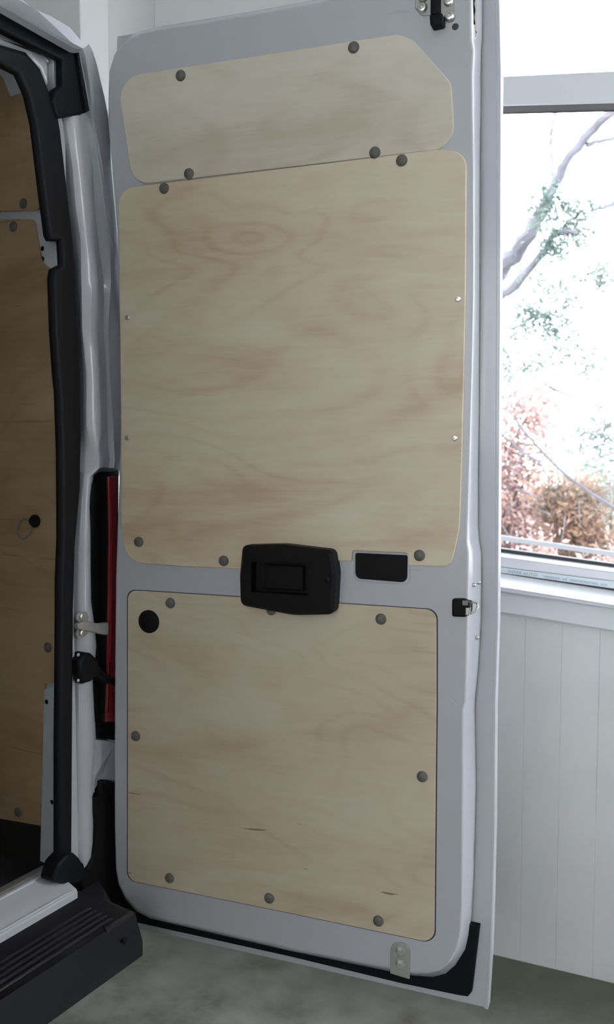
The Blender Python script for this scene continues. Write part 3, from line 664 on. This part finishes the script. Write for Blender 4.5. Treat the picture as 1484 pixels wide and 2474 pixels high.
link('lashing_ring', ring, 'dull_steel', plow, None, True)
bmP = prism(D['int_plate'], XL - 0.012, XL - 0.004, 0.003, axis='x')
for v in bmP.verts: v.co.y = max(v.co.y, 0.03)
V('kick_strip', prism([(0.06, 0.56), (1.5, 0.56), (1.5, il[-1][1] - 0.014), (il[-2][0], il[-2][1] - 0.001), (0.06, il[-2][1])], XL - 0.005, XL, axis='x'), 'carpet')
jp = V('jamb_plate', bmP, 'paint')
for y, z in D['int_holes']:
    link('bolt_hole', dome(0.005, 0.0006, 10, 1), 'black', jp, on_side(y, z, XL - 0.012))
for y, z in D['jamb_holes']:
    link('bolt_hole', dome(0.005, 0.0006, 10, 1), 'black', van, on_side(max(y, .075), z, XL - 0.0005))

# door opening seals
B0 = 0.03
so, si = D['seal_o'], D['seal_i']
poly = [(-1.45, so[0][1] + .01)] + [tuple(p) for p in so] + [tuple(p) for p in si] + [(-1.45, si[-1][1] + .01)]
V('door_seal', prism(poly, B0 - 0.006, B0 + 0.008, 0.010, 4), 'rubber', smooth=True)
g = [tuple(p) for p in D['gask']]
V('top_weatherstrip', prism([(-1.45, g[0][1] + .01)] + g + [(-1.45, g[-1][1] + .01)], B0 - 0.012, B0 + 0.004, 0.006, 3), 'rubber', smooth=True)
V('corner_boot', prism(fillet([(x, z, 0.008) for x, z in D['boot']]), B0 - 0.016, B0 + 0.02, 0.006, 3), 'rubber', smooth=True)
V('weatherstrip_edge', prism(D['gask2'], B0 - 0.02, B0 - 0.01, 0.003, 2), 'rubber', smooth=True)
hd = [tuple(p) for p in D['header']]
V('header_panel', prism([(-1.45, hd[0][1] + .01)] + hd + [(-1.45, hd[-1][1] + .01)], B0 + 0.02, B0 + 0.12, 0.01, 3), 'paint', smooth=True)
V('header_bead', tube([(x, B0 + 0.022, z) for x, z in D['hbead']], [0.002, 0.006, 0.006, 0.003], 8), 'paint', smooth=True)
# roof edge: bright rounded lip rising to the roof
bm = bmesh.new()
la, lb = D['lipA'], D['lipB']
rows = [[(-1.45, B0 - 0.03, la[0][1] + .012)] + [(x, B0 - 0.03, z) for x, z in la],
        [(-1.45, B0 - 0.04, la[0][1] + .022)] + [(x + 0.004, B0 - 0.04, z + 0.006) for x, z in la],
        [(-1.45, B0 - 0.025, lb[0][1] + .012)] + [(x, B0 - 0.025, z) for x, z in lb],
        [(-1.45, B0 + 0.03, lb[0][1] + .035)] + [(x, B0 + 0.03, z + 0.02) for x, z in lb],
        [(-1.45, B0 + 0.13, 2.42)] + [(sh[8][0] - 0.05, B0 + 0.125, sh[8][1] + 0.001), (sh[5][0] - 0.03, B0 + 0.125, sh[5][1] + 0.001), (sh[2][0], B0 + 0.125, sh[2][1])]]
G = [[bm.verts.new(p) for p in r] for r in rows]
for a, b in zip(G, G[1:]):
    for i in range(len(a) - 1): bm.faces.new((a[i], a[i + 1], b[i + 1], b[i]))
bmesh.ops.solidify(bm, geom=list(bm.faces), thickness=-0.004)
V('roof_edge', bm, 'paint', smooth=True)

# tail lamp
tl = V('tail_lamp', prism(D['lamp'], B0 + 0.012, B0 + 0.06, 0.004, 2), 'black', smooth=True)
V('lamp_side', prism(D['lens'], B0 - 0.006, B0 + 0.02, 0.0), 'black', par=tl)
V('lamp_lens', prism(D['lens'], B0 - 0.012, B0 - 0.006, 0.003, 3), 'lens', smooth=True, par=tl)
ln = D['lens']
V('lens_ridge', tube([(ln[4][0] + 0.004, B0 - 0.0125, ln[4][1] + 0.02), (ln[5][0] + 0.004, B0 - 0.0125, ln[5][1]), (ln[6][0] + 0.003, B0 - 0.0125, ln[6][1]), (ln[0][0] + 0.004, B0 - 0.0125, ln[0][1] - 0.02)], 0.002, 6), 'lens', smooth=True, par=tl)
V('pillar_bracket', prism(D['wbrk'], B0 + 0.008, B0 + 0.05, 0.004), 'paint')
V('bumper_corner', prism(D['corner'], B0 + 0.0, B0 + 0.06, 0.006, 2), 'black')

# hinge side fittings
ck = V('door_check_arm', prism(D['check'], B0 - 0.01, B0 + 0.0, 0.003), 'grey_steel')
V('mounting_plate', prism(D['cplate'], B0 - 0.002, B0 + 0.012, 0.002), 'grey_steel', par=ck)
for x, z in D['cbolts']:
    link('bolt', lathe([(0.011, 0.004), (0.011, 0.0), (0.007, 0.0), (0.007, -0.006), (0.004, -0.007)], 12), 'steel', ck, Matrix.Translation((x, B0 - 0.003, z)))
gr = V('cable_boot', prism(D['grom'], B0 - 0.014, B0 + 0.015, 0.008, 3), 'rubber', smooth=True)
gx = D['grom']
V('boot_ridge', tube([(gx[3][0] - 0.005, B0 - 0.012, gx[3][1]), (gx[4][0], B0 - 0.013, gx[4][1] - 0.004), (gx[5][0] - 0.01, B0 - 0.012, gx[5][1] - 0.003), (gx[5][0] + .008, B0 - 0.01, gx[5][1] - 0.01)], 0.004, 8), 'black', smooth=True, par=gr)
for x, z in D['gbolts']:
    link('bolt', dome(0.004, 0.003, 10, 3), 'steel', gr, Matrix.Translation((x, B0 - 0.013, z)), True)

# rear sill and bumper step
def extr_x(prof, x0, x1s, close_z=None):
    bm = bmesh.new()
    if close_z is not None:
        prof = prof + [(prof[-1][0], close_z), (prof[0][0], close_z)]
        x1s = x1s + [x1s[-1], x1s[0]]
    a = [bm.verts.new((x0, y, z)) for y, z in prof]
    b = [bm.verts.new((x1, y, z)) for (y, z), x1 in zip(prof, x1s)]
    n = len(prof)
    for i in range(n): bm.faces.new((a[i], a[(i + 1) % n], b[(i + 1) % n], b[i]))
    bm.faces.new(a); bm.faces.new(list(reversed(b)))
    return bm
sp = [tuple(p) for p in D['sillp']]
V('sill_plate', extr_x(sp[:4], -1.5, [-0.128, -0.13, -0.132, -0.134], 0.54), 'alu')
V('rear_sill', extr_x(sp[3:], -1.5, [-0.14, -0.142, -0.138, -0.14, -0.142], 0.52), 'paint', smooth=True)
for i_, dz in ((4, 0.0), (6, 0.001)):
    V('sill_ridge', tube([(-1.5, sp[i_][0], sp[i_][1] + dz), (-0.165, sp[i_][0], sp[i_][1] + dz), (-0.15, sp[i_][0], sp[i_][1] + dz - 0.002)], 0.003, 8), 'paint', smooth=True)
bp_ = [tuple(p) for p in D['bump']]
bump = V('bumper', extr_x(bp_, -1.5, [-0.07, -0.08, -0.10, -0.115, -0.105, -0.095], 0.44), 'bumper', smooth=True)
for b, (x, z) in D['rib_ends']:
    zz = bp_[2][1] + (bp_[3][1] - bp_[2][1]) * (b - bp_[2][0]) / (bp_[3][0] - bp_[2][0])
    V('rib', tube([(-1.5, b, zz + 0.0005), (x - 0.01, b, zz + 0.0005), (x, b, zz - 0.003)], 0.0038, 8), 'rib', smooth=True, par=bump)
V('rib', tube([(-0.19, -0.132, bp_[4][1]), (-0.118, -0.132, bp_[4][1]), (-0.11, -0.128, bp_[4][1] - .003)], 0.006, 8), 'rib', smooth=True, par=bump)
x, z = D['bhole'][0]
link('clip_hole', dome(0.007, 0.001, 14, 2), 'black', bump, Matrix.Translation((x + .012, -0.146, z - .008)))

# ================================================================== THE OPEN REAR DOOR
DL = VAN.inverted() @ DOOR
fa, ba = D['face'], D['base']
bm = bmesh.new()
f0 = [bm.verts.new((x, 0.0, z)) for x, z in fa]
f1 = [bm.verts.new((x, 0.07, z)) for x, z in ba]
ff = bm.faces.new(f0)
bm.faces.new(list(reversed(f1)))
n = len(f0)
for i in range(n): bm.faces.new((f0[i], f1[i], f1[(i + 1) % n], f0[(i + 1) % n]))
bmesh.ops.recalc_face_normals(bm, faces=bm.faces)
bmesh.ops.bevel(bm, geom=list(ff.edges), offset=0.0035, segments=3, profile=0.5, affect='EDGES', clamp_overlap=True)
door = link('rear_door', bm, 'paint', van, DL, True)
door['label'] = 'tall white rear door lined with three birch plywood panels'
def Dr(name, bm, mat, smooth=False, mx=None):
    return link(name, bm, mat, door, mx, smooth)
sk = D['skin']
Dr('outer_skin', prism(sk, 0.075, 0.098, 0.003, 2), 'paint', True)
Dr('core', prism([(p[0] * 0.97 + 0.012, p[1] * 0.985 + 0.02) for p in ba], 0.069, 0.076), 'paint')
Dr('edge_flange', prism(D['lip'], 0.067, 0.076, 0.002, 2), 'paint', True)
Dr('bottom_seal', prism(D['seal_b'], 0.064, 0.0755, 0.003, 2), 'rubber', True)
for b in D['beads']:
    m = len(b)
    Dr('pressed_bead', tube([(x, 0.004, z) for x, z in b], [0.001 + 0.0042 * math.sin(math.pi * i / (m - 1)) for i in range(m)], 8), 'paint', True)
PT = 0.005
for nm, mat, lab in (('ply_top', 'ply_top', 'pale top plywood panel with one clipped corner'), ('ply_mid', 'ply_mid', 'large middle plywood panel with honey-coloured figure'), ('ply_low', 'ply_low', 'lower plywood panel set in a shallow recess')):
    o = Dr('plywood_panel', prism(fillet([tuple(p) for p in D[nm]], 6), -PT if nm != 'ply_low' else -0.003, 0.001, 0.0012, 1), mat)
    o['label'] = lab
# dark gap round the lower panel
gp = fillet([tuple(p) for p in D['ply_low']], 6)
cxm = sum(p[0] for p in gp) / len(gp); czm = sum(p[1] for p in gp) / len(gp)
Dr('panel_gasket', prism([(cxm + (p[0] - cxm) * 1.0075, czm + (p[1] - czm) * 1.0045) for p in gp], -0.0008, 0.001), 'gap')
cap = Dr('screw_cap', dome(0.0108, 0.0055, 20, 4, 0.0015), 'cap', True)
spots = [(x, -PT, z) for x, z in D['caps_top'] + D['caps_mid']] + [(x, -0.003, z) for x, z in D['caps_low']]
copies(cap, 'screw_cap', spots, door)
scr = Dr('panel_screw', lathe([(0.0055, 0.0), (0.0055, -0.0012), (0.004, -0.003), (0.0015, -0.0032), (0.0012, -0.0016)], 14), 'steel', True)
copies(scr, 'panel_screw', [(x, -PT, z) for x, z in D['screws']], door)
x, z = D['bigcap'][0]
Dr('round_plug', dome(0.0245, 0.004, 32, 3, 0.002), 'black', True, Matrix.Translation((x, -0.003, z)))

# handle: bezel with a recessed cup
hb = fillet([tuple(p) for p in D['handle']], 6)
bm = prism(hb, -0.036, 0.0, 0.008, 4)
hr = [tuple(p[:2]) for p in D['hrec']]
hand = Dr('handle_bezel', bm, 'black', True)
# boolean-free recess: the bezel is built as a ring plus a sunken cup
me = hand.data
bm = bmesh.new()
outer_f = [bm.verts.new((x, -0.036, z)) for x, z in [(0.94 * (p[0] - sum(q[0] for q in hb) / len(hb)) + sum(q[0] for q in hb) / len(hb), 0.93 * (p[1] - sum(q[1] for q in hb) / len(hb)) + sum(q[1] for q in hb) / len(hb)) for p in hb]]
mid_f = [bm.verts.new((x, -0.030, z)) for x, z in hb]
back_f = [bm.verts.new((x, 0.0, z)) for x, z in hb]
rc = fillet([tuple(p) for p in D['hrec']], 4)
rin = [bm.verts.new((x, -0.036, z)) for x, z in rc]
rlo = [bm.verts.new((x, -0.016, z)) for x, z in [(p[0] * 0.97 + 0.03 * sum(q[0] for q in rc) / len(rc), p[1] * 0.97 + 0.03 * sum(q[1] for q in rc) / len(rc)) for p in rc]]
n = len(hb)
for A, B in ((back_f, mid_f), (mid_f, outer_f)):
    for i in range(n): bm.faces.new((A[i], A[(i + 1) % n], B[(i + 1) % n], B[i]))
eo = [bm.edges.get((outer_f[i], outer_f[(i + 1) % n])) for i in range(n)]
m = len(rin)
for i in range(m): bm.faces.new((rin[i], rin[(i + 1) % m], rlo[(i + 1) % m], rlo[i]))
bm.faces.new(rlo); bm.faces.new(back_f)
ei = [bm.edges.get((rin[i], rin[(i + 1) % m])) for i in range(m)]
bmesh.ops.triangle_fill(bm, use_beauty=True, edges=eo + ei)
bmesh.ops.recalc_face_normals(bm, faces=bm.faces)
for f in bm.faces: f.smooth = False
bm.to_mesh(me); bm.free()
hc = [sum(q[i] for q in rc) / len(rc) for i in (0, 1)]
Dr('pull_lever', prism([(hc[0] - 0.035, hc[1] - 0.024), (hc[0] + 0.046, hc[1] - 0.024), (hc[0] + 0.046, hc[1] + 0.024), (hc[0] - 0.035, hc[1] + 0.024)], -0.027, -0.016, 0.003), 'black')
x, z = D['hhole'][0]
Dr('lock_button', dome(0.006, 0.0012, 14, 2), 'rubber', True, Matrix.Translation((x, -0.036, z)))
# pull pocket
po = fillet([tuple(p) for p in D['pocket']], 5)
Dr('pull_pocket', prism(po, -0.0075, 0.0, 0.0015), 'black')
cx_, cz_ = [sum(q[i] for q in po) / len(po) for i in (0, 1)]
Dr('pocket_rim', prism([(cx_ + (p[0] - cx_) * 1.09, cz_ + (p[1] - cz_) * 1.16 - 0.001) for p in po], -0.0035, 0.0005, 0.002), 'paint')
# striker latch on the free edge
l = D['latch']
la_ = Dr('latch', prism(fillet([(l[0][0], l[0][1], .004), (l[1][0], l[1][1], .012), (l[2][0], l[2][1], .012), (l[3][0], l[3][1], .004)]), -0.012, 0.02, 0.004), 'black')
xm = l[1][0]; zm = (l[1][1] + l[2][1]) / 2
Dr('latch_plate', prism([(xm - 0.007, zm - 0.013), (xm + 0.001, zm - 0.013), (xm + 0.002, zm + 0.001), (xm - 0.007, zm + 0.001)], -0.0145, -0.006, 0.002), 'steel')
Dr('latch_plate', prism([(xm - 0.013, zm + 0.005), (xm - 0.003, zm + 0.005), (xm - 0.004, zm + 0.014), (xm - 0.013, zm + 0.014)], -0.0135, -0.01, 0.001), 'dull_steel')
loop = [(xm + 0.002, -0.008, zm - 0.010), (xm + 0.010, -0.002, zm - 0.006), (xm + 0.013, 0.004, zm + 0.002), (xm + 0.011, 0.004, zm + 0.008), (xm + 0.002, 0.0, zm + 0.010)]
Dr('latch_loop', tube(loop, 0.0022, 8), 'steel', True)
for x, z, d in D['rivets']:
    Dr('rivet', dome(0.0042, 0.003, 12, 3, 0.003), 'steel', True, Matrix.Translation((x, d + 0.001, z)) @ Matrix.Rotation(1.2, 4, 'Z'))
# buffer bracket at the bottom, hinge-pin mechanism at the top
Dr('stop_plate', prism(fillet([tuple(p) for p in D['brk']]), -0.004, 0.0, 0.001), 'grey_steel')
bolt = Dr('hex_bolt', lathe([(0.010, 0.0), (0.010, -0.0015), (0.0075, -0.0015), (0.0075, -0.006), (0.006, -0.007)], 6), 'steel', False)
copies(bolt, 'hex_bolt', [(x, -0.004, z) for x, z in D['brkb']], door)
Dr('hinge_plate', prism(fillet([tuple(p) for p in D['tplate']]), -0.003, 0.001, 0.001), 'grey_steel')
Dr('hinge_plate', prism(fillet([tuple(p) for p in D['tplate2']]), -0.003, 0.001, 0.001), 'grey_steel')
Dr('lock_rod', prism(D['tarm'], -0.014, 0.0, 0.004, 2), 'black', True)
Dr('rod_guide', prism(fillet([tuple(p) for p in D['tblk']]), -0.022, 0.0, 0.003, 2), 'black', True)
bolt2 = Dr('round_bolt', lathe([(0.0095, 0.0), (0.0095, -0.002), (0.007, -0.006), (0.004, -0.0065), (0.003, -0.005)], 16), 'steel', True)
copies(bolt2, 'round_bolt', [(x, -0.003, z) for x, z in D['tbolts']], door)
x, z = D['thole'][0]
Dr('drain_hole', dome(0.0062, 0.0006, 14, 1), 'gap', True, Matrix.Translation((x, 0.0, z)))
q = [Vector((x, 0.012 if i in (0, 3) else 0.028, z)) for i, (x, z) in enumerate(D['slot'])]
oval = []
for k in range(9):
    a = math.pi * k / 8
    c = (q[2] + q[3]) / 2 + Vector((0, 0, 0.01)); h = (q[2] - q[3]) / 2
    oval.append(c + h * math.cos(a) - Vector((0, 0, 0.012 * math.sin(a))))
Dr('edge_slot_rim', tube([q[1]] + oval + [q[0]], 0.0022, 8), 'steel', True)
Dr('edge_slot', tube([(q[0] + q[1]) / 2, (q[2] + q[3]) / 2 + Vector((0, 0.004, 0.01))], [0.006, 0.004], 8), 'grey_steel', True)
Dr('slot_spring', tube([(q[2] + q[3]) / 2 + Vector((0.001 * (-1) ** k, -0.004, 0.02 + 0.012 * k)) for k in range(8)], 0.0025, 6), 'black', True)

# unseen left rear door, added to shade the cargo space and hinge side
LD = Matrix.Translation((-1.66, 0.0, 0)) @ Matrix.Rotation(-math.radians(100), 4, 'Z')
ld = link('left_rear_door_blocker', prism(fillet([(0.02, 0.42, .08), (0.80, 0.42, .12), (0.80, 2.24, .1), (0.02, 2.24, .1)]), -0.025, 0.03, 0.008, 3), 'paint', van, LD, True)
link('plywood_panel', prism(fillet([(0.07, 1.22, .04), (0.72, 1.22, .04), (0.72, 2.15, .05), (0.07, 2.15, .05)]), 0.029, 0.035, 0.001, 1), 'ply_mid', ld)
link('plywood_panel', prism(fillet([(0.07, 0.50, .02), (0.68, 0.50, .02), (0.68, 1.14, .02), (0.07, 1.14, .02)]), 0.029, 0.034, 0.001, 1), 'ply_low', ld)

# ================================================================== OUTSIDE
gd = link('ground_outside', box(-40, 60, 0.5, 120, -0.35, -0.25), 'ground', mx=WALL)
tag(gd, 'pale ground outside the window', 'ground', kind='structure')

tree = empty('pine_tree', Matrix.Translation((-0.6, 7.2, -0.25)))
tag(tree, 'leaning tree with grey forked limbs and bluish needle tufts outside the window', 'tree')
T0 = Vector((-0.6, 7.2, -0.25))
def limb(name, pts, par, o, extra=None):
    path = [Vector(p[:3]) - o for p in pts]; rad = [p[3] for p in pts]
    if extra:
        path = [Vector(e[:3]) - o for e in extra] + path; rad = [e[3] for e in extra] + rad
    # small bends between the measured points
    P, R = [], []
    for i in range(len(path) - 1):
        for k in range(4):
            t = k / 4
            jit = Vector((random.uniform(-1, 1), random.uniform(-1, 1), random.uniform(-1, 1))) * rad[i] * 0.35
            P.append(path[i].lerp(path[i + 1], t) + (jit if k else Vector())); R.append((rad[i] * (1 - t) + rad[i + 1] * t) * random.uniform(0.88, 1.12))
    P.append(path[-1]); R.append(rad[-1])
    return link(name, tube(P, R, 8), 'bark', par, None, True)
lb_ = D['limbs']
limb('trunk', lb_[0], tree, T0, [(-0.6, 7.2, -0.3, 0.16), (-0.3, 7.1, 0.6, 0.13), (0.2, 6.9, 1.5, 0.10)])
for l in lb_[1:6]: limb('limb', l, tree, T0)

def leaves(centres, n, spread, size, o, long=1.0, bm=None):
    bm = bm or bmesh.new()
    for c in centres:
        c = Vector(c) - o
        for _ in range(n):
            p = c + Vector((random.gauss(0, spread), random.gauss(0, spread), random.gauss(0, spread * 0.8)))
            a = Vector((random.uniform(-1, 1), random.uniform(-1, 1), random.uniform(-1, 1))).normalized()
            b = a.orthogonal().normalized()
            s = size * random.uniform(0.6, 1.4)
            vs2 = [bm.verts.new(p + a * s * long), bm.verts.new(p + b * s * 0.5), bm.verts.new(p - a * s * long), bm.verts.new(p - b * s * 0.5)]
            bm.faces.new(vs2)
    return bm
nd = link('needle_tufts', leaves([tuple(p) for p in D['tufts']], 90, 0.055, 0.016, T0, 1.8), 'pine', tree)
nd['kind'] = 'stuff'

R0 = random.uniform
tree2 = empty('bare_shrub', Matrix.Translation((2.6, 5.5, -0.25)))
tag(tree2, 'thin bare drooping twigs crossing in front of the reddish bushes', 'shrub')
T2 = Vector((2.6, 5.5, -0.25))
link('stem', tube([Vector((2.6, 5.5, -0.3)) - T2, Vector((2.5, 5.5, 0.6)) - T2, Vector((2.2, 5.5, 1.1)) - T2, Vector((2.0, 5.5, 1.35)) - T2, Vector((2.05, 2.6, 1.7)) - T2], [0.03, 0.025, 0.02, 0.014, 0.01], 8), 'bark', tree2, None, True)
for l in lb_[6:]: limb('twig', l, tree2, T2)
for i in range(26):
    a = Vector((R0(1.15, 2.1), R0(5.5, 5.75), R0(1.0, 1.75))) - T2
    d = Vector((R0(-1, 1), R0(-.2, .2), R0(-1.2, .3))).normalized() * R0(.08, .26)
    link('twig', tube([a, a + d * .5 + Vector((0, 0, R0(-.02, .02))), a + d], [0.0035, 0.0028, 0.0015], 5), 'bark', tree2, None, True)
nd = link('needle_tufts', leaves([tuple(p) for p in D['tufts2']], 60, 0.07, 0.018, T2, 1.5), 'pine', tree2)
nd['kind'] = 'stuff'

def bush(name, label, base, mat, blobs, n, size, stems=5):
    o = Vector(base)
    e = empty(name, Matrix.Translation(o))
    tag(e, label, 'bush', 'bushes outside the window')
    for i in range(stems):
        c = random.choice(blobs)
        t = Vector(c[:3]) - o
        link('stem', tube([Vector((random.uniform(-.1, .1), random.uniform(-.1, .1), 0)), t * 0.5 + Vector((random.uniform(-.1, .1), 0, .1)), t], [0.02, 0.012, 0.005], 6), 'bark', e, None, True)
    bm = bmesh.new()
    for x, y, z, r in blobs:
        leaves([(x, y, z)], int(n * r * r), r * 0.5, size, o, 1.1, bm)
    f = link('foliage', bm, mat, e)
    f['kind'] = 'stuff'
    return e
R_ = random.uniform
def blobs(cx, cy, sx, sy, zs, per, r0, r1):
    return [(cx + R_(-sx, sx), cy + R_(-sy, sy), z, R_(r0, r1)) for z in zs for _ in range(per)]
bush('red_bush', 'pinkish red leafy bush at the left of the window view', (1.5, 7.4, -0.25), 'redleaf',
     blobs(1.62, 7.4, .42, .2, (0.1, .35, .5, .62, .74, .84, .92, 1.0, 1.1, 1.25, 1.42, 1.6, 1.8), 4, .18, .30), 3600, 0.026)
bush('brown_bush', 'brown and orange leafy bush in the middle of the window view', (1.86, 6.4, -0.25), 'brownleaf',
     blobs(1.86, 6.4, .17, .12, (0.1, .3, .5, .68, .8, .9, .97, 1.05, 1.13), 3, .15, .22), 6500, 0.023)
bush('grey_green_bush', 'grey green leafy bush at the right of the window view', (2.85, 8.7, -0.25), 'greenleaf',
     blobs(2.85, 8.7, .4, .25, (0.1, .3, .5, .65, .8, .9, 1.0, 1.1, 1.24), 3, .24, .34), 2200, 0.029)
bush('low_red_bush', 'low faded red bush just behind the outside rail', (1.75, 4.75, -0.25), 'redleaf',
     [(1.08 + 0.13 * i + R_(-.08, .08), 4.75 + R_(-.1, .1), R_(.2, .98), R_(.12, .18)) for i in range(12) for _ in (0, 1, 2)], 4200, 0.02)
bush('far_bush', 'tall pale bush rising behind the other bushes', (4.6, 10.6, -0.25), 'greenleaf',
     blobs(4.6, 10.6, .6, .4, (0.2, .5, .8, 1.1, 1.4, 1.7), 3, .3, .42), 1600, 0.03)

# rail on posts outside
ra = [Vector(p) for p in D['rail']]
ro = Vector((ra[0].x, 4.2, -0.25))
rl = empty('outside_rail', Matrix.Translation(ro))
tag(rl, 'grey horizontal rail on posts outside below the glass', 'rail')
dv = (ra[1] - ra[0])
bm = bmesh.new()
A0 = ra[0] - dv * 0.8 - ro; A1 = ra[1] + dv * 3 - ro
h_ = 0.011
vv = []
for P in (A0, A1):
    for dy in (-0.02, 0.02):
        for dz in (-2 * h_, 0.0):
            vv.append(bm.verts.new(P + Vector((0, dy, dz))))
for q in ((0, 1, 3, 2), (4, 6, 7, 5), (0, 4, 5, 1), (2, 3, 7, 6), (0, 2, 6, 4), (1, 5, 7, 3)): bm.faces.new([vv[i] for i in q])
link('top_rail', bm, 'railm', rl)
for t in (-0.7, 2.2, 3.6):
    P = ra[0] + dv * t - ro
    link('post', box(P.x - 0.02, P.x + 0.02, -0.02, 0.02, 0.0, P.z - h_), 'railm', rl)
